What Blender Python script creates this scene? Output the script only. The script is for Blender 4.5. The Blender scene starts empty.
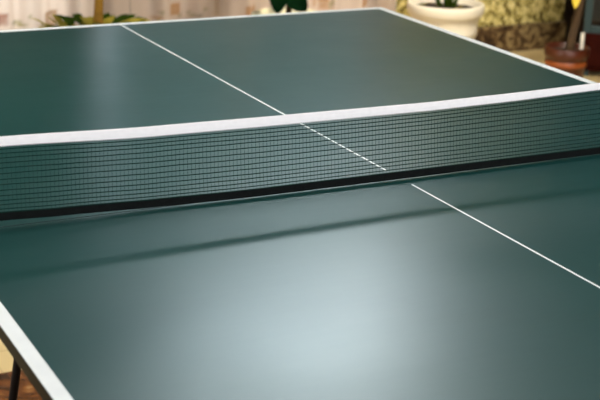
import bpy, bmesh, math, random
from mathutils import Vector, Matrix, noise
random.seed(7)
C = bpy.context.scene.collection
PI = math.pi

# ------------------------------------------------------------------ helpers
def link(name, bm, mat=None, parent=None, smooth=False):
    me = bpy.data.meshes.new(name)
    bm.normal_update()
    bm.to_mesh(me); bm.free()
    if smooth:
        for p in me.polygons: p.use_smooth = True
    o = bpy.data.objects.new(name, me)
    if mat: me.materials.append(mat)
    C.objects.link(o)
    if parent: o.parent = parent
    return o

def thing(name, label, cat, loc=(0, 0, 0), group=None):
    o = bpy.data.objects.new(name, None); C.objects.link(o)
    o.empty_display_size = .1
    o.location = loc
    o['label'] = label; o['category'] = cat
    if group: o['group'] = group
    return o

def struct(name, bm, mat, smooth=False):
    o = link(name, bm, mat, None, smooth); o['kind'] = 'structure'
    return o

def box(bm, x0, x1, y0, y1, z0, z1, bevel=0):
    r = bmesh.ops.create_cube(bm, size=1)
    vs = r['verts']
    for v in vs:
        v.co = Vector(((x0+x1)/2 + v.co.x*(x1-x0), (y0+y1)/2 + v.co.y*(y1-y0), (z0+z1)/2 + v.co.z*(z1-z0)))
    if bevel:
        es = list({e for v in vs for e in v.link_edges})
        bmesh.ops.bevel(bm, geom=es, offset=bevel, segments=2, affect='EDGES', profile=.5)
    return bm

def B(*a, **k): return box(bmesh.new(), *a, **k)

def tube(bm, pts, radii, n=12, caps=True):
    """round bar through pts with one radius per point"""
    pts = [Vector(p) for p in pts]
    if not hasattr(radii, '__len__'): radii = [radii]*len(pts)
    rings = []; prev = None
    for i, p in enumerate(pts):
        d = (pts[min(i+1, len(pts)-1)] - pts[max(i-1, 0)]).normalized()
        if prev is None:
            a = d.orthogonal().normalized()
        else:
            a = (prev - d*prev.dot(d)).normalized()
        prev = a; b = d.cross(a)
        rings.append([bm.verts.new(p + radii[i]*(a*math.cos(2*PI*k/n) + b*math.sin(2*PI*k/n))) for k in range(n)])
    for r0, r1 in zip(rings, rings[1:]):
        for k in range(n):
            bm.faces.new((r0[k], r0[(k+1) % n], r1[(k+1) % n], r1[k]))
    if caps:
        bm.faces.new(list(reversed(rings[0]))); bm.faces.new(rings[-1])
    return bm

def lathe(bm, prof, n=48, cx=0, cy=0):
    rings = []
    for r, z in prof:
        rings.append([bm.verts.new((cx + r*math.cos(2*PI*k/n), cy + r*math.sin(2*PI*k/n), z)) for k in range(n)])
    for r0, r1 in zip(rings, rings[1:]):
        for k in range(n):
            bm.faces.new((r0[k], r0[(k+1) % n], r1[(k+1) % n], r1[k]))
    bm.faces.new(list(reversed(rings[0]))); bm.faces.new(rings[-1])
    bmesh.ops.recalc_face_normals(bm, faces=bm.faces)
    return bm

def leaf(bm, base, d0, length, width, droop=.6, curl=.25, n=9, side=None, shape=1.0):
    """blade bending down along its length, folded along the midrib"""
    p = Vector(base); d = Vector(d0).normalized()
    s = d.cross(Vector((0, 0, 1)))
    if s.length < .05: s = Vector(side or (1, 0, 0))
    s.normalize()
    rows = []
    for i in range(n+1):
        t = i/n
        w = width*.5*(math.sin(PI*min(1, (t*.97+.02))**shape))**.8
        up = s.cross(d).normalized()
        rows.append([bm.verts.new(p + s*w*k + up*curl*w*abs(k)) for k in (-1, -.5, 0, .5, 1)])
        d = (d + Vector((0, 0, -1))*droop/n).normalized()
        p = p + d*(length/n)
    for a, b in zip(rows, rows[1:]):
        for k in range(4): bm.faces.new((a[k], a[k+1], b[k+1], b[k]))
    return bm

def interp(x, ks):
    if x <= ks[0][0]: return ks[0][1]
    for (a, va), (b, vb) in zip(ks, ks[1:]):
        if x <= b:
            t = (x-a)/(b-a); t = t*t*(3-2*t)*.5 + t*.5
            return va + (vb-va)*t
    return ks[-1][1]

# ------------------------------------------------------------------ materials
def S(r, g, b):
    f = lambda c: (c/255/12.92 if c/255 <= .04045 else ((c/255+.055)/1.055)**2.4)
    return (f(r), f(g), f(b), 1)

class N:
    def __init__(s, name):
        s.m = bpy.data.materials.new(name); s.m.use_nodes = True
        s.t = s.m.node_tree; s.b = s.t.nodes['Principled BSDF']; s.out = s.t.nodes['Material Output']
    def n(s, typ, **k):
        o = s.t.nodes.new(typ)
        for a, v in k.items():
            if a in o.inputs: o.inputs[a].default_value = v
            else: setattr(o, a, v)
        return o
    def l(s, a, b): s.t.links.new(a, b)
    def obj(s, scale=(1, 1, 1)):
        tc = s.n('ShaderNodeTexCoord'); mp = s.n('ShaderNodeMapping'); mp.inputs['Scale'].default_value = scale
        s.l(tc.outputs['Object'], mp.inputs['Vector']); return mp.outputs['Vector']
    def noise(s, scale, detail=4, rough=.55, vec=None):
        o = s.n('ShaderNodeTexNoise'); o.inputs['Scale'].default_value = scale
        o.inputs['Detail'].default_value = detail; o.inputs['Roughness'].default_value = rough
        s.l(vec or s.obj(), o.inputs['Vector']); return o.outputs['Fac']
    def ramp(s, fac, stops):
        o = s.n('ShaderNodeValToRGB'); cr = o.color_ramp
        while len(cr.elements) < len(stops): cr.elements.new(.5)
        for e, (p, c) in zip(cr.elements, stops):
            e.position = p; e.color = c if hasattr(c, '__len__') else (c, c, c, 1)
        s.l(fac, o.inputs['Fac']); return o.outputs['Color']
    def bump(s, h, strength=.2, dist=.01):
        o = s.n('ShaderNodeBump'); o.inputs['Strength'].default_value = strength; o.inputs['Distance'].default_value = dist
        s.l(h, o.inputs['Height']); s.l(o.outputs['Normal'], s.b.inputs['Normal'])

def mat(name, col, rough=.5, metal=0, var=.08, scale=8, bump=0, bscale=60, spec=.5):
    k = N(name)
    c0 = tuple(max(0, c*(1-var)) for c in col[:3]) + (1,); c1 = tuple(min(1, c*(1+var)) for c in col[:3]) + (1,)
    k.l(k.ramp(k.noise(scale), [(.3, c0), (.7, c1)]), k.b.inputs['Base Color'])
    k.b.inputs['Roughness'].default_value = rough; k.b.inputs['Metallic'].default_value = metal
    k.b.inputs['Specular IOR Level'].default_value = spec
    if bump: k.bump(k.noise(bscale, 5), bump, .004)
    return k.m

# satin green playing surface: dusty patches and faint streaks only change the gloss
k = N('green_table_paint')
k.l(k.ramp(k.noise(3, 5), [(.3, (.0050, .0440, .0410, 1)), (.7, (.0062, .0500, .0465, 1))]), k.b.inputs['Base Color'])
a = k.noise(5, 6, .6); b_ = k.noise(3, 5, .6, k.obj((3, 60, 1)))
mx = k.n('ShaderNodeMix'); mx.inputs[0].default_value = .35
k.l(a, mx.inputs[2]); k.l(b_, mx.inputs[3])
ROUGH = (.275, .310)
sx_ = k.n('ShaderNodeSeparateXYZ'); k.l(k.obj(), sx_.inputs[0])            # rougher towards the near end, to spread and dim the highlight there
mr = k.n('ShaderNodeMapRange', interpolation_type='SMOOTHSTEP')
for q, v_ in zip((1, 2, 3, 4), (-.30, -.85, 0, .09)): mr.inputs[q].default_value = v_
k.l(sx_.outputs[1], mr.inputs[0]); ad = k.n('ShaderNodeMath', operation='ADD')
k.l(k.ramp(mx.outputs[0], [(.38, ROUGH[0]), (.62, ROUGH[1])]), ad.inputs[0]); k.l(mr.outputs[0], ad.inputs[1]); k.l(ad.outputs[0], k.b.inputs['Roughness'])
k.b.inputs['IOR'].default_value = 1.5; k.b.inputs['Specular IOR Level'].default_value = .45
k.bump(k.noise(6, 2), .006, .004)
M_green = k.m
M_line = mat('white_line_paint', (.86, .88, .87), .45, var=.03, scale=40)
M_edge = mat('dark_board_edge', S(50, 51, 38), .6, var=.15, scale=30)
M_steel = mat('black_powder_coated_steel', (.005, .0055, .006), .5, var=.2, spec=.2)
M_rubber_seam = mat('black_rubber_and_seam_shade', (.015, .015, .015), .8)
M_tape = mat('white_net_tape', (.92, .87, .885), .85, var=.03, scale=120, bump=.3, bscale=700)
M_net = mat('dark_green_net_thread', (.005, .022, .017), .9, var=.2, scale=50, spec=.1)
M_hem = mat('black_hem_fabric', (.005, .006, .006), .9, var=.3, scale=200, bump=.3, bscale=900, spec=.08)
M_plast = mat('grey_clamp_plastic', (.05, .05, .055), .4)

k = N('yellow_roughcast')                       # coarse stucco with olive flecks
v = k.obj((1, 1, .8))
base = k.ramp(k.noise(36, 5, .72, v), [(.41, S(80, 66, 22)), (.47, S(170, 152, 76)), (.56, S(222, 206, 136)), (.8, S(240, 228, 172))])
k.l(base, k.b.inputs['Base Color']); k.b.inputs['Roughness'].default_value = .9
k.bump(k.noise(40, 5, .6, v), .7, .02)
M_stucco = k.m
k = N('brown_marble')
v = k.obj((1, 1, 1))
n1 = k.n('ShaderNodeTexNoise'); n1.inputs['Scale'].default_value = 9; n1.inputs['Detail'].default_value = 8; n1.inputs['Distortion'].default_value = 1.6
k.l(v, n1.inputs['Vector'])
k.l(k.ramp(n1.outputs['Fac'], [(.34, S(52, 32, 16)), (.5, S(104, 62, 30)), (.6, S(140, 92, 48)), (.72, S(190, 160, 110))]), k.b.inputs['Base Color'])
k.b.inputs['Roughness'].default_value = .25
M_marble = k.m
k = N('dark_skirting_marble')
n1 = k.n('ShaderNodeTexNoise'); n1.inputs['Scale'].default_value = 20; n1.inputs['Detail'].default_value = 6; n1.inputs['Distortion'].default_value = 1
k.l(k.obj(), n1.inputs['Vector'])
k.l(k.ramp(n1.outputs['Fac'], [(.38, S(44, 28, 16)), (.52, S(92, 70, 44)), (.64, S(150, 130, 90))]), k.b.inputs['Base Color'])
k.b.inputs['Roughness'].default_value = .4
M_skirt = k.m
k = N('tan_floor_tile')
br = k.n('ShaderNodeTexBrick'); br.offset = 0
br.inputs['Scale'].default_value = 1; br.inputs['Brick Width'].default_value = .4; br.inputs['Row Height'].default_value = .4
br.inputs['Mortar Size'].default_value = .003
br.inputs['Color1'].default_value = S(214, 190, 138); br.inputs['Color2'].default_value = S(206, 182, 130); br.inputs['Mortar'].default_value = S(188, 164, 116)
k.l(k.obj(), br.inputs['Vector']); k.l(br.outputs['Color'], k.b.inputs['Base Color']); k.b.inputs['Roughness'].default_value = .35
M_tile = k.m
M_plaster = mat('cream_plaster', S(196, 184, 156), .9, var=.04, scale=5, bump=.1, bscale=80)
M_dim = mat('brown_wall_paint', S(62, 52, 40), .85, var=.06)
M_wood = mat('dark_brown_door_wood', S(40, 26, 16), .5, var=.3, scale=10)
M_frame = mat('white_window_frame', S(225, 222, 212), .5, var=.03)
M_red = mat('dark_red_varnished_wood', S(50, 13, 6), .7, spec=.05, var=.25, scale=12)
M_teal = mat('dark_teal_metal', S(48, 66, 66), .4, metal=.2, var=.1)
M_white = mat('white_glazed_pot', S(204, 195, 177), .5, var=.02)
M_terra = mat('brown_terracotta', S(72, 30, 12), .35, var=.2, scale=14)
M_terra2 = mat('orange_terracotta_band', S(140, 70, 26), .4, var=.2, scale=14)
M_soil = mat('dark_soil', S(48, 34, 20), 1, var=.4, scale=60, bump=.8)
M_palep = mat('pale_cream_pot', S(226, 218, 180), .5, var=.04)
M_grayp = mat('brown_plastic_pot', S(110, 66, 38), .6)
M_bark = mat('golden_bark', S(176, 128, 40), .8, var=.25, scale=30, bump=.5)
M_bark2 = mat('grey_brown_bark', S(72, 52, 28), .9, var=.3, scale=30, bump=.6)
M_leafd = mat('dark_green_leaf', S(8, 30, 14), .8, spec=0, var=.35, scale=12)
M_leafm = mat('mid_green_leaf', S(58, 78, 24), .8, spec=0, var=.35, scale=14)
M_leafy = mat('yellow_green_leaf', S(186, 168, 58), .7, spec=.2, var=.25, scale=16)
M_leafyel = mat('yellow_leaf', S(232, 200, 60), .5, var=.1)
M_tag = mat('white_plant_tag', S(235, 230, 215), .5)
M_lamp = mat('white_lamp_housing', (.8, .8, .8), .4)

k = N('sheer_curtain')                          # thin printed cloth, lets daylight through
at = k.n('ShaderNodeVertexColor', layer_name='print')
d = k.n('ShaderNodeBsdfDiffuse'); tr = k.n('ShaderNodeBsdfTranslucent'); ms = k.n('ShaderNodeMixShader'); ms.inputs[0].default_value = .4
wv = k.noise(900, 2)
mixc = k.n('ShaderNodeMix', data_type='RGBA', blend_type='MULTIPLY'); mixc.inputs[0].default_value = .15
k.l(at.outputs['Color'], mixc.inputs[6]); k.l(wv, mixc.inputs[7])
k.l(mixc.outputs[2], d.inputs['Color']); k.l(mixc.outputs[2], tr.inputs['Color'])
k.l(d.outputs[0], ms.inputs[1]); k.l(tr.outputs[0], ms.inputs[2]); k.l(ms.outputs[0], k.out.inputs['Surface'])
M_curtain = k.m
k = N('window_glass')
g = k.n('ShaderNodeBsdfGlossy'); g.inputs['Roughness'].default_value = .02
t_ = k.n('ShaderNodeBsdfTransparent'); t_.inputs['Color'].default_value = (.93, .96, .97, 1)
ms = k.n('ShaderNodeMixShader'); fr = k.n('ShaderNodeFresnel'); fr.inputs['IOR'].default_value = 1.45
k.l(fr.outputs[0], ms.inputs[0]); k.l(t_.outputs[0], ms.inputs[1]); k.l(g.outputs[0], ms.inputs[2]); k.l(ms.outputs[0], k.out.inputs['Surface'])
M_glass = k.m
# ------------------------------------------------------------------ the room
X0, X1, Y0, Y1, H = -2.6, 4.6, -4.0, 3.74, 3.85
MY = 1.08                                       # brown marble under the table ends here
bm = bmesh.new(); box(bm, X0-.2, X1+.2, MY, Y1+1.5, -.1, 0)
struct('floor', bm, M_tile)
struct('floor_2', B(X0-.2, X1+.2, Y0-.2, MY, -.1, 0), M_marble)
struct('ceiling', B(X0-.2, X1+.2, Y0-.2, Y1+.2, H, H+.1), M_plaster)
bm = bmesh.new()
box(bm, X0-.15, X0, Y0-.15, .3, 0, H); box(bm, X0-.15, X0, 1.7, Y1+.15, 0, H)
box(bm, X0-.15, X0, .3, 1.7, 0, .9); box(bm, X0-.15, X0, .3, 1.7, 2.2, H)  # opening made up to let the added floor fill in
struct('wall_left', bm, M_dim)
struct('wall_right', B(X1, X1+.15, Y0-.15, Y1+.15, 0, H), M_dim)
# front wall (behind the camera) with one wide window opening
WF = (-1.8, 2.4, 1.0, 2.4)
bm = bmesh.new()
box(bm, X0, WF[0], Y0-.15, Y0, 0, H); box(bm, WF[1], X1, Y0-.15, Y0, 0, H)
box(bm, WF[0], WF[1], Y0-.15, Y0, 0, WF[2]); box(bm, WF[0], WF[1], Y0-.15, Y0, WF[3], H)
struct('wall_front', bm, M_plaster)
# back wall: low window left, tall window behind the right curtain, stucco panel, dark door
WL = (-.8, .68, .12, 1.0)
WT = (.74, 2.16, .6, 2.2)
WC = (1.14, 2.34, 3.22, 3.58)
SX0, SX1 = 2.235, 3.262
bm = bmesh.new()
box(bm, X0, WL[0], Y1, Y1+.15, 0, H)
box(bm, WL[0], WL[1], Y1, Y1+.15, 0, WL[2]); box(bm, WL[0], WL[1], Y1, Y1+.15, WL[3], H)
box(bm, WL[1], WT[0], Y1, Y1+.15, 0, H)
box(bm, WT[0], WT[1], Y1, Y1+.15, 0, WT[2]); box(bm, WT[0], WT[1], Y1, Y1+.15, WT[3], WC[2]); box(bm, WT[0], WC[0], Y1, Y1+.15, WC[2], WC[3]); box(bm, WT[0], WC[1], Y1, Y1+.15, WC[3], H)
box(bm, WT[1], SX0, Y1, Y1+.15, 0, WC[2]); box(bm, SX0, WC[1], Y1+.01, Y1+.15, 2.3, WC[2])
box(bm, WC[1], SX1, Y1+.01, Y1+.15, 2.3, H)
box(bm, SX1, SX1+.9, Y1, Y1+.15, 2.1, H); box(bm, SX1+.9, X1, Y1, Y1+.15, 0, H)
struct('wall_back', bm, M_dim)
struct('wall_stucco', B(SX0, SX1, Y1, Y1+.15, .13, 2.3, bevel=.004), M_stucco)
struct('baseboard_stucco', B(SX0, SX1+.004, Y1-.025, Y1+.15, 0, .135, bevel=.003), M_skirt)
struct('trim_1', B(2.20, 2.232, Y1-.03, Y1+.02, 0, 2.4, bevel=.003), M_frame)

def window(name, w, y, ncol):
    x0, x1, z0, z1 = w; bm = bmesh.new(); f = .05
    box(bm, x0, x1, y, y+.05, z0, z0+f); box(bm, x0, x1, y, y+.05, z1-f, z1)
    for i in range(ncol+1):
        cx = x0 + f/2 + (x1-x0-f)*i/ncol
        box(bm, cx-f/2, cx+f/2, y, y+.05, z0+f, z1-f)
    o = struct(name, bm, M_frame)
    p = link('pane', B(x0+f/2, x1-f/2, y+.022, y+.028, z0+f/2, z1-f/2), M_glass, o)
    return o
window('window_1', WL, Y1+.05, 2)
window('window_2', WT, Y1+.05, 2)
window('window_4', WC, Y1+.05, 3)
window('window_3', WF, Y0-.1, 4)
bm = bmesh.new()
box(bm, SX1+.01, SX1+.89, Y1+.05, Y1+.1, 0, 2.1)
for zz in ((.15, .9), (1.05, 1.95)):
    for xx in ((.1, .42), (.48, .8)):
        box(bm, SX1+xx[0], SX1+xx[1], Y1+.035, Y1+.06, zz[0], zz[1], bevel=.01)
dr = struct('door_1', bm, M_wood)
link('door_handle', tube(bmesh.new(), [(SX1+.07, Y1+.05, 1.02), (SX1+.07, Y1, 1.02), (SX1+.18, Y1, 1.02)], .009), M_steel, dr)

# ------------------------------------------------------------------ curtains
CREAM = Vector(S(230, 211, 198)[:3])
def curtain(name, label, x0, x1, z0, z1, squares, sprigs, amp, wl, ph, step=.0125, tint=1):
    t = thing(name, label, 'curtain', ((x0+x1)/2, Y1-.09, 0), 'printed sheer curtains along the back windows')
    nx = int((x1-x0)/step); nz = int((z1-z0)/.0125)
    bm = bmesh.new(); rows = []; cx = (x0+x1)/2
    cl = bm.loops.layers.color.new('print') if False else None
    cols = []
    for j in range(nz+1):
        z = z0 + (z1-z0)*j/nz; row = []
        for i in range(nx+1):
            x = x0 + (x1-x0)*i/nx
            g = noise.noise((x*1.7+ph, z*.25, 3.1))
            y = amp*math.sin(2*PI*x/wl + ph + 2.2*g) + .4*amp*math.sin(2*PI*x/(wl*.43) + 1.3*ph + .6*z)
            y *= min(1, .05 + abs(x-.866)/.10)                # both cloths meet flat at the joint
            row.append(bm.verts.new((x-cx, y, z)))
            c = CREAM*tint*(1-.05*noise.noise((x*3, z*.6, ph)))
            c = Vector(c)
            hit = None
            for (sx, sz, w, h, colr) in squares:
                if abs(x-sx) < w/2 and abs(z-sz) < h/2:
                    e = max(abs(x-sx)/(w/2), abs(z-sz)/(h/2))
                    f = .75 if e > .62 else (.45 if e > .32 else .65)
                    c = c.lerp(Vector(S(*colr)[:3]), f)
            for (sx, sz, w, h, colr) in sprigs:
                q = math.hypot((x-sx)/(w/2), (z-sz)/(h/2)) + .55*noise.noise((x*60, z*60, 5))
                if q < 1: c = c.lerp(Vector(S(*colr)[:3]), .6*min(1, (1-q)*2.5))
            cols.append((*c, 1))
        rows.append(row)
    for a, b in zip(rows, rows[1:]):
        for i in range(nx): bm.faces.new((a[i], a[i+1], b[i+1], b[i]))
    o = link('curtain_cloth', bm, M_curtain, t, True)
    at = o.data.color_attributes.new('print', 'FLOAT_COLOR', 'POINT')
    for i, c in enumerate(cols): at.data[i].color = c
    return t
BR = (150, 104, 40); OL = (150, 140, 70); OR = (196, 138, 70); DK = (110, 100, 70)
def motifs(x0, x1):                             # the print repeats up the cloth
    sq, sp = [], []
    for r in range(0, 4):
        z = .315 + .52*r
        for i, (sx, dz, cc) in enumerate([(.31, .012, (150, 80, 50)), (.517, .006, BR), (1.075, .014, OR), (1.424, -.006, OR), (-.2, 0, BR), (1.80, -.004, OR), (2.02, .0, OR)]):
            xx = sx + .09*(r % 2)*(1 if i % 2 else -1)
            if x0 < xx < x1: sq.append((xx, z+dz, .056 if sx < 1 else .045, .06 if sx < 1 else .05, cc))
        for sx, dz, w, h, cc in [(.375, -.012, .05, .02, OL), (.36, .0, .02, .02, DK), (.428, .014, .022, .03, OL), (.40, -.02, .04, .018, OL), (.985, -.02, .06, .015, OR), (1.00, .006, .015, .03, OL),
                                 (1.15, -.012, .025, .02, OL), (1.18, -.02, .035, .015, DK), (1.21, .006, .02, .03, OL), (1.10, -.014, .02, .015, OL), (1.83, .0, .02, .05, OL), (1.86, .0, .03, .03, OL), (1.76, .01, .02, .05, OR), (-.05, 0, .06, .03, OL)]:
            xx = sx + .09*(r % 2)
            if x0 < xx < x1: sp.append((xx, z+dz, w, h, cc))
    return sq, sp
sq, sp = motifs(-.95, .86)
curtain('curtain', 'cream curtain with printed brown squares, on the left behind the potted tree', -.95, .8655, .02, 1.05, sq, sp, .022, .17, .4)
sq, sp = motifs(.87, 2.2)
curtain('curtain', 'cream printed curtain hanging behind the broad-leaved plant, up to the stucco wall', .8665, 2.19, .02, 1.17, sq, sp, .024, .19, 1.7)
for nm, lb, a, b, z in (('curtain_rod', 'dark rod above the left curtain behind the potted tree', -1.0, .862, 1.06), ('curtain_rod', 'dark rod above the curtain beside the stucco wall', .870, 2.19, 1.18)):
    bm = tube(bmesh.new(), [(a, Y1-.09, z), (b, Y1-.09, z)], .011)
    for xx in (a+.06, b-.06): tube(bm, [(xx, Y1-.09, z), (xx, Y1+.005, z)], .007)
    o = link(nm, bm, M_wood); o['label'] = lb; o['category'] = 'curtain rod'

# ------------------------------------------------------------------ table
T = .76; HW = .7625; HL = 1.37; TH = .018
t = thing('ping_pong_table', 'dark green folding table tennis table with white boundary lines and black legs', 'table', (0, 0, 0))
GAP = .0012; LZ = .0004
for s in (1, -1):
    y0, y1 = (GAP, HL) if s > 0 else (-HL, -GAP)
    bm = B(-HW, HW, y0, y1, T-TH, T)
    top = link('tabletop', bm, M_green, t)
    top.data.materials.append(M_edge); top.data.materials.append(M_rubber_seam)
    for p in top.data.polygons:
        if p.normal.z < .5: p.material_index = 2 if abs(p.center.y) < .01 else 1  # faces at the seam blackened, the gap's shade put into their colour
    for sx in (-1, 1):
        a, b = sorted((sx*(HW-.0004), sx*(HW-.02)))
        link('side_line', B(a, b, y0+.001, y1-.001, T-.0002, T+LZ), M_line, top)
    a, b = (HL-.02, HL-.0004) if s > 0 else (-HL+.0004, -HL+.02)
    link('end_line', B(-HW+.02, HW-.02, a, b, T-.0002, T+LZ), M_line, top)
    a, b = (.042, HL-.02) if s > 0 else (-HL+.02, -.042)
    link('centre_line', B(-.0017, .0017, a, b, T-.0002, T+LZ), M_line, top)
    # steel apron under each half, set in from the edge
    bm = bmesh.new(); ax = .60; ya, yb = sorted((s*.06, s*1.26))
    for (p, q, r, u) in ((-ax, -ax+.025, ya, yb), (ax-.025, ax, ya, yb), (-ax, ax, ya, ya+.025), (-ax, ax, yb-.025, yb)):
        box(bm, p, q, r, u, T-TH-.03, T-TH)
    link('apron_frame', bm, M_steel, t)
    for yl in (s*.8, s*.12):
        for sx in (-1, 1):
            xt, xb = sx*.346, sx*.459
            bm = tube(bmesh.new(), [(xt, yl, T-TH-.001), (xb, yl, .02)], .0095, 14)
            lg = link('leg', bm, M_steel, t, True)
            link('rubber_foot', lathe(bmesh.new(), [(.014, 0), (.016, .004), (.016, .03), (.012, .034)], 16, xb, yl), M_rubber_seam, lg, True)
        bm = tube(bmesh.new(), [(-.40, yl, .40), (.40, yl, .40)], .009, 12)
        tube(bm, [(-.60, yl, T-TH-.012), (.60, yl, T-TH-.012)], .011, 12)
        link('crossbar', bm, M_steel, t, True)

# ------------------------------------------------------------------ net
TOP = [(-.915, .901), (-.665, .895), (-.439, .8885), (-.218, .8858), (.052, .8835), (.191, .8848), (.404, .888), (.915, .897)]
TAPEH = [(-.915, .0145), (-.665, .0145), (-.439, .0160), (-.188, .0155), (.053, .0145), (.2, .0142), (.405, .0125), (.915, .014)]
HB = [(-.915, .774), (-.67, .7700), (-.58, .7662), (-.439, .7622), (-.3, .7612), (.915, .7612)]
HY = [(-.915, 0), (-.5, -.001), (-.25, -.010), (0, -.012), (.915, -.012)]
HH = .0125
net = thing('table_net', 'dark green table tennis net with white top tape and black hem across the table', 'net', (0, 0, T))
def NX(n): return [-.915 + 1.83*i/n for i in range(n+1)]
def ribbon(bm, xs, zlo, zhi, yc, th):
    rings = []
    for x in xs:
        a, b, y = zlo(x)-T, zhi(x)-T, yc(x)
        rings.append([bm.verts.new((x, y-th, a+.0008)), bm.verts.new((x, y-th*1.2, (a+b)/2)), bm.verts.new((x, y-th, b-.0008)), bm.verts.new((x, y, b)),
                      bm.verts.new((x, y+th, b-.0008)), bm.verts.new((x, y+th*1.2, (a+b)/2)), bm.verts.new((x, y+th, a+.0008)), bm.verts.new((x, y, a))])
    for r0, r1 in zip(rings, rings[1:]):
        for k in range(8): bm.faces.new((r0[k], r0[(k+1) % 8], r1[(k+1) % 8], r1[k]))
    bm.faces.new(rings[0]); bm.faces.new(list(reversed(rings[-1])))
    bmesh.ops.recalc_face_normals(bm, faces=bm.faces)
tp = lambda x: interp(x, TOP)
tb = lambda x: interp(x, TOP) - interp(x, TAPEH) + .0012
hb = lambda x: interp(x, HB)
ht = lambda x: interp(x, HB) + HH
hy = lambda x: interp(x, HY)
bm = bmesh.new(); ribbon(bm, NX(160), tb, tp, lambda x: 0, .0016)
x = -.912                                       # overlock stitches nibble both edges of the tape
while x < .912:
    for z in (tp(x)-T-.0006, tb(x)-T+.0004):
        box(bm, x-.0008, x+.0008, -.0019, .0019, z-.0011, z+.0011)
    x += .0034
link('top_tape', bm, M_tape, net)
bm = bmesh.new(); ribbon(bm, NX(160), hb, ht, hy, .0013)
link('bottom_hem', bm, M_hem, net)
NR = 14
def mesh_pt(x, v):                              # v 0 at hem, 1 at tape; rows crowd a little at top and bottom
    s = v + .030*math.sin(2*PI*v)*(-1) * (1 + .4*noise.noise((x*2.1, 1, 0)))
    s = v - .028*math.sin(4*PI*v)*-1*.5 if False else s
    w = .0012*noise.noise((x*5, v*9, 2.2)) + .0006*noise.noise((x*22, v*14, 7.7))
    z = (ht(x)-.001) + (tb(x)+.001 - ht(x)+.001)*s + w*math.sin(PI*v)
    y = hy(x)*(1-v)**1.5 + .004*math.sin(PI*v)*noise.noise((x*3, .3, .1))
    return (x, y, z-T)
bm = bmesh.new()
for r in range(1, NR):
    tube(bm, [mesh_pt(x, r/NR) for x in NX(230)], .00078, 4)
tube(bm, [mesh_pt(x, .985) for x in NX(230)], .0009, 4)
tube(bm, [mesh_pt(x, .015) for x in NX(230)], .0009, 4)
nv = 290
for i in range(1, nv):
    x = -.915 + 1.83*i/nv
    tube(bm, [mesh_pt(x + .0007*noise.noise((x*50, q*3, 1)), q/6) for q in range(7)], .00019, 3, False)
link('net_mesh', bm, M_net, net)
for s in (-1, 1):
    bm = tube(bmesh.new(), [(s*.919, 0, -.07), (s*.919, 0, .145)], .006, 12)
    po = link('post', bm, M_steel, net, True)
    bm = B(min(s*.735, s*.93), max(s*.735, s*.93), -.02, .02, -.034, -.0205, bevel=.002)
    a, b = sorted((s*.7655, s*.93)); box(bm, a, b, -.02, .02, -.034, .002, bevel=.002)
    tube(bm, [(s*.75, 0, -.0195), (s*.75, 0, -.075)], .006, 10); tube(bm, [(s*.75, 0, -.075), (s*.75, 0, -.085)], .018, 14)
    link('clamp', bm, M_plast, po)

# ------------------------------------------------------------------ plants
# 1 potted tree behind the far end of the table, left
px, py = .538, 3.1
p = thing('potted_tree', 'slim golden-trunked potted tree with low yellow-green leaves around its foot', 'potted plant', (px, py, 0))
link('pot', lathe(bmesh.new(), [(.11, 0), (.115, .01), (.14, .29), (.15, .295), (.152, .33), (.145, .333), (.137, .325), (.13, .31)], 40), M_grayp, p, True)
link('soil', lathe(bmesh.new(), [(.128, .30), (.132, .316), (.08, .33), (.01, .333)], 32), M_soil, p)
link('trunk', tube(bmesh.new(), [(.0, 0, .30), (-.003, 0, .40), (.002, 0, .5), (.012, .01, .8), (-.01, .02, 1.15), (.01, .02, 1.45)], [.027, .0195, .0165, .0155, .014, .010], 14), M_bark, p, True)
bm = bmesh.new(); bm2 = bmesh.new()
for i in range(130):
    a = random.uniform(0, 2*PI); r = random.uniform(.02, .18)
    leaf(bm if i % 5 < 3 else bm2, (r*math.cos(a), r*math.sin(a), .36), (math.cos(a), math.sin(a), random.uniform(.5, 2.2)), random.uniform(.07, .125), random.uniform(.035, .05), random.uniform(.6, 1.8), .2, 6)
link('ground_leaves', bm, M_leafy, p, True); link('ground_leaves', bm2, M_leafm, p, True)
bm = bmesh.new()
for i in range(90):
    a = random.uniform(0, 2*PI); e = random.uniform(-.3, 1.2); r = random.uniform(.02, .2)
    leaf(bm, (r*math.cos(a), .02 + r*math.sin(a), 1.42 + r*e), (math.cos(a), math.sin(a), e), random.uniform(.1, .2), random.uniform(.035, .06), 1.2, .2, 7)
link('crown_leaves', bm, M_leafm, p, True)

# 2 dark broad-leaved plant in a pale pot
px, py = 1.325, 3.05
p = thing('rubber_plant', 'plant with large dark green drooping leaves in a pale cream pot', 'potted plant', (px, py, 0))
link('pot', lathe(bmesh.new(), [(.09, 0), (.095, .01), (.13, .36), (.15, .365), (.152, .402), (.14, .405), (.13, .39), (.125, .37)], 40), M_palep, p, True)
link('soil', lathe(bmesh.new(), [(.124, .36), (.127, .375), (.06, .38), (.01, .382)], 28), M_soil, p)
link('stem', tube(bmesh.new(), [(0, 0, .36), (.004, .004, .6), (-.004, .008, .85), (.004, .006, 1.1)], [.012, .011, .009, .006], 10), M_bark2, p, True)
def hung(bm, base, tip, width, nrm, bend, n=12):
    base, tip, nrm = Vector(base), Vector(tip), Vector(nrm).normalized(); d = tip-base; sd = d.cross(nrm).normalized(); rows = []
    for i in range(n+1):
        t = i/n; w = width*.5*max(.02, math.sin(PI*min(1, t**.8*.98+.01)))**.6
        p = base + d*t + nrm*bend*math.sin(PI*t)
        rows.append([bm.verts.new(p + sd*w*k + nrm*w*.25*abs(k)) for k in (-1, -.5, 0, .5, 1)])
    for a, b in zip(rows, rows[1:]):
        for k in range(4): bm.faces.new((a[k], a[k+1], b[k+1], b[k]))
    return bm
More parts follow.
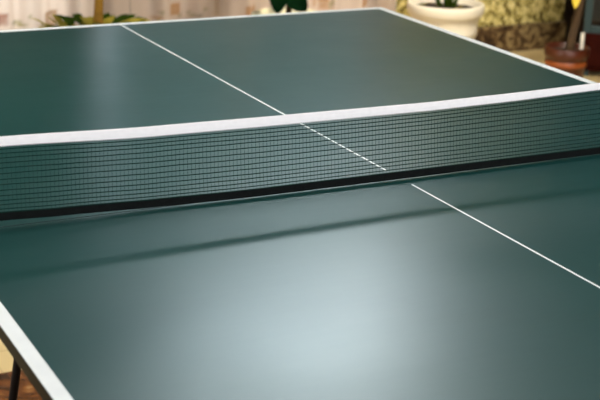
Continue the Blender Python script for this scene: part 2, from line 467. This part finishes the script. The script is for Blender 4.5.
for b, e, w in [((-.055, -.03, .60), (-.076, -.05, .420), .092), ((-.028, -.03, .51), (.054, -.05, .423), .082)]:
    link('leaf', hung(bmesh.new(), b, e, w, (-.45, -.9, .15), .02), M_leafd, p, True)
for a in ((0, 0, .62, -.055, -.03, .60), (0, 0, .55, -.028, -.03, .51)):
    link('leaf_stalk', tube(bmesh.new(), [a[:3], a[3:]], .003, 8), M_leafd, p, True)
for i, (b, d, L, w, dr_) in enumerate([((0, 0, .62), (-.1, .9, .4), .2, .09, 1.5),
                                       ((0, 0, .70), (-.9, .1, .5), .2, .09, 1.4), ((0, 0, .76), (.5, -.7, .5), .2, .09, 1.3), ((0, 0, .84), (.2, .9, .6), .19, .085, 1.2),
                                       ((0, 0, .92), (-.5, -.7, .7), .18, .08, 1.0), ((0, 0, 1.0), (.9, .2, .8), .17, .075, .9), ((0, 0, 1.09), (-.3, .2, 1), .15, .06, .4)]):
    link('leaf', leaf(bmesh.new(), b, d, L, w, dr_, .25, 12), M_leafd, p, True)
for i, a in enumerate((3.0, 3.6, 4.3)):
    link('pale_leaf', leaf(bmesh.new(), (.07*math.cos(a), .07*math.sin(a), .385), (math.cos(a), math.sin(a), .55), .085, .05, 1.6, .2, 8), M_leafy, p, True)

# 3 big white pot with strap leaves
px, py = 2.19, 3.22
p = thing('potted_plant', 'large white round pot with upright green leaf stalks before the stucco wall', 'potted plant', (px, py, 0))
link('pot', lathe(bmesh.new(), [(.105, 0), (.112, .006), (.120, .05), (.140, .235), (.146, .24), (.147, .262), (.145, .268), (.150, .315), (.163, .325), (.170, .338), (.172, .368), (.168, .376),
                                (.158, .376), (.150, .366), (.146, .34)], 64), M_white, p, True)
link('soil', lathe(bmesh.new(), [(.145, .33), (.147, .348), (.08, .352), (.01, .355)], 32), M_soil, p)
for b, d, L, w, dr_, m in [((.01, .0, .35), (-.25, .05, 1), .55, .024, .35, M_leafm), ((.02, .01, .35), (.03, .05, 1), .62, .026, .3, M_leafd), ((.03, -.01, .35), (.30, -.1, 1), .5, .025, .5, M_leafm),
                           ((.0, .03, .35), (-.5, .3, 1), .5, .03, .9, M_leafd), ((.03, .04, .35), (.5, .4, 1), .5, .03, .9, M_leafm), ((.02, -.01, .35), (-.12, -.2, 1), .56, .022, .4, M_leafm)]:
    e = Vector(b) + Vector(d).normalized()*.16
    link('leaf_stalk', tube(bmesh.new(), [Vector(b)-Vector((0, 0, .01)), e], [.0095, .007], 10), M_leafm, p, True)
    link('leaf', leaf(bmesh.new(), e-Vector(d).normalized()*.01, d, L-.15, w*1.6, dr_, .5, 14, shape=.8), m, p, True)
bm = bmesh.new()
for i in range(14):
    a = random.uniform(0, 2*PI); r = random.uniform(.03, .12)
    leaf(bm, (r*math.cos(a), r*math.sin(a), .353), (math.cos(a), math.sin(a), .3), .035, .02, 1.2, .2, 4)
link('fallen_leaves', bm, M_leafy, p)

# 4 terracotta pot with woody stem
px, py = 2.728, 3.02
p = thing('potted_shrub', 'woody shrub in a small brown terracotta pot with an orange band, by the cabinet', 'potted plant', (px, py, 0))
p.scale.z = 1.08
link('pot', lathe(bmesh.new(), [(.072, 0), (.078, .004), (.089, .085), (.0915, .09), (.0925, .097), (.0925, .113), (.090, .119), (.094, .125), (.100, .13), (.103, .14), (.103, .165), (.098, .17), (.09, .165), (.088, .14)], 48), M_terra, p, True)
link('painted_band', lathe(bmesh.new(), [(.0915, .09), (.0945, .093), (.0955, .101), (.0945, .111), (.0915, .114)], 48), M_terra2, p, True)
link('soil', lathe(bmesh.new(), [(.086, .13), (.088, .148), (.04, .152), (.005, .153)], 24), M_soil, p)
link('trunk', tube(bmesh.new(), [(.014, 0, .13), (.02, 0, .19), (.038, 0, .28), (.058, .005, .40), (.07, .01, .60), (.06, .02, .9)], [.022, .020, .019, .0185, .015, .01], 12), M_bark2, p, True)
link('yellow_leaf', leaf(bmesh.new(), (-.012, -.02, .45), (-.2, -.5, .05), .13, .05, 3.6, .3, 10), M_leafyel, p, True)
link('plant_tag', B(.026, .046, -.058, -.056, .165, .236, bevel=.0006), M_tag, p)
bm = bmesh.new()
for b, d in [((.06, .01, .55), (-.9, .1, .35)), ((.065, .01, .6), (.1, .5, .6)), ((.065, .015, .7), (-.5, .6, .7)), ((.06, .02, .8), (.0, -.5, .8)), ((.06, .02, .88), (-.3, -.3, 1)), ((.06, .02, .88), (.2, .3, 1))]:
    d = Vector(d).normalized(); q = Vector(b) + d*.12
    tube(bm, [b, q], [.005, .003], 6)
    for i in range(7):
        w = Vector((random.uniform(-1, 1), random.uniform(-1, 1), random.uniform(-.4, .8)))
        leaf(bm, Vector(b)+d*.12*random.uniform(.5, 1), d+w*.8, random.uniform(.06, .09), .035, 1.4, .2, 7)
leaf(bm, (-.04, .03, .60), (-.85, -.05, -.1), .22, .045, 2.2, .2, 10)
link('crown_leaves', bm, M_leafd, p, True)

# ------------------------------------------------------------------ glazed cabinet at the right edge
px, py = 2.925, 3.16
p = thing('display_cabinet', 'dark red wooden cabinet with teal framed glass front behind the terracotta pot', 'cabinet', (px, py, 0))
p.rotation_euler.z = -.66
W_, D_ = .62, .36
bm = B(0, W_, 0, D_, .026, .205, bevel=.006)
link('base', bm, M_red, p)
dw = link('drawer', B(.03, W_-.03, -.012, .02, .05, .185, bevel=.004), M_red, p)
link('knob', tube(bmesh.new(), [(W_/2, -.01, .125), (W_/2, -.035, .125)], [.007, .013], 14), M_steel, dw, True)
bm = bmesh.new()
for xx in (0, W_-.03): box(bm, xx, xx+.03, D_-.03, D_, .205, 1.25)
box(bm, 0, W_, D_-.012, D_, .205, 1.25)
link('carcass', bm, M_wood, p)
for xx in (.003, W_-.009): link('side_pane', B(xx, xx+.006, .03, D_-.03, .205, 1.25), M_glass, p)
link('shelf', B(.03, W_-.03, .03, D_-.02, .70, .715), M_red, p)
link('top', B(-.012, W_+.012, -.015, D_+.01, 1.25, 1.285, bevel=.005), M_red, p)
bm = bmesh.new(); f = .034
box(bm, 0, f, -.002, .028, .206, 1.249, bevel=.003); box(bm, W_-f, W_, -.002, .028, .206, 1.249, bevel=.003)
box(bm, f, W_-f, -.002, .028, .206, .206+f, bevel=.003); box(bm, f, W_-f, -.002, .028, 1.249-f, 1.249, bevel=.003)
fd = link('door', bm, M_teal, p)
link('pane', B(f-.004, W_-f+.004, .010, .015, .206+f-.004, 1.249-f+.004), M_glass, fd)
for xx in (.005, W_-.045):
    for yy in (.01, D_-.05):
        link('foot', B(xx, xx+.04, yy, yy+.04, 0, .027, bevel=.003), M_teal, p)

# ------------------------------------------------------------------ light
def area(name, loc, target, sx, sy, power, col):
    L = bpy.data.lights.new(name, 'AREA'); L.shape = 'RECTANGLE'; L.size = sx; L.size_y = sy; L.energy = power; L.color = col
    o = bpy.data.objects.new(name, L); C.objects.link(o); o.location = loc
    o.rotation_euler = (Vector(target)-Vector(loc)).to_track_quat('-Z', 'Y').to_euler()
    return o
LT = dict(tall=4.6, low=33, front=165, fill=16, over=36, cler=175, left=27)
area('daylight_tall_window', (.80, Y1+.22, 1.7), (.80, 0, 1.5), .16, 1.2, LT['tall'], (.84, .88, 1))
area('daylight_clerestory', ((WC[0]+WC[1])/2, Y1+.25, 3.42), (0, 0, 1.0), 1.3, .42, LT['cler'], (.87, .96, 1))
area('daylight_low_window', ((WL[0]+WL[1])/2, Y1+.5, .6), ((WL[0]+WL[1])/2, 0, .4), 1.7, 1.0, LT['low'], (1, .96, .9))
area('daylight_front_window', ((WF[0]+WF[1])/2, Y0-.02, 1.7), (.3, 1, .8), 3.8, 1.3, LT['front'], (.97, .99, 1))
area('background_fill', (1.6, 1.2, 2.86), (1.95, 3.5, 0), .4, .4, LT['fill'], (1, .9, .74)).data.spread = math.radians(52)  # added fill without a fixture, narrowed onto the pots, curtains and stucco

area('floor_fill', (X0-.12, 1.0, 1.55), (-.45, 1.0, 0), 1.2, 1.2, LT['left'], (1, .95, .86)).data.spread = math.radians(70)  # added fill through the made-up opening, brightens the floor under the table
area('overhead_fill', (-.1, .2, 2.86), (-.1, .2, 0), 1.6, 2.6, LT['over'], (.97, .98, 1))  # added top fill without a fixture, brightens the table and its white lines
w = bpy.data.worlds.new('sky'); bpy.context.scene.world = w; w.use_nodes = True
nt = w.node_tree; bg = nt.nodes['Background']
sky = nt.nodes.new('ShaderNodeTexSky'); sky.sky_type = 'HOSEK_WILKIE'; sky.turbidity = 6; sky.sun_direction = (-.4, .5, .7)
mixw = nt.nodes.new('ShaderNodeMix'); mixw.data_type = 'RGBA'; mixw.inputs[0].default_value = .6
nt.links.new(sky.outputs[0], mixw.inputs[6]); mixw.inputs[7].default_value = (.60, .86, .84, 1)
nt.links.new(mixw.outputs[2], bg.inputs['Color']); bg.inputs['Strength'].default_value = .7

# ------------------------------------------------------------------ camera
F_PX, CP, YAW, PITCH, ROLL = 1364.04, Vector((-1.1429, -1.8421, 1.4330)), .48030, -.32090, .0345
fw = Vector((math.sin(YAW)*math.cos(PITCH), math.cos(YAW)*math.cos(PITCH), math.sin(PITCH)))
ri = Vector((math.cos(YAW), -math.sin(YAW), 0)); up = ri.cross(fw)
r2 = ri*math.cos(ROLL) + up*math.sin(ROLL); u2 = -ri*math.sin(ROLL) + up*math.cos(ROLL)
cam = bpy.data.cameras.new('camera'); co = bpy.data.objects.new('camera', cam); C.objects.link(co)
co.matrix_world = Matrix(((r2.x, u2.x, -fw.x, CP.x), (r2.y, u2.y, -fw.y, CP.y), (r2.z, u2.z, -fw.z, CP.z), (0, 0, 0, 1)))
cam.sensor_width = 36; cam.lens = F_PX/600*36; cam.clip_start = .05
cam.dof.use_dof = True; cam.dof.focus_distance = 2.2; cam.dof.aperture_fstop = 8.5
bpy.context.scene.camera = co
vs = bpy.context.scene.view_settings
vs.view_transform = 'Standard'; vs.look = 'None'; vs.exposure = 0; vs.gamma = 1
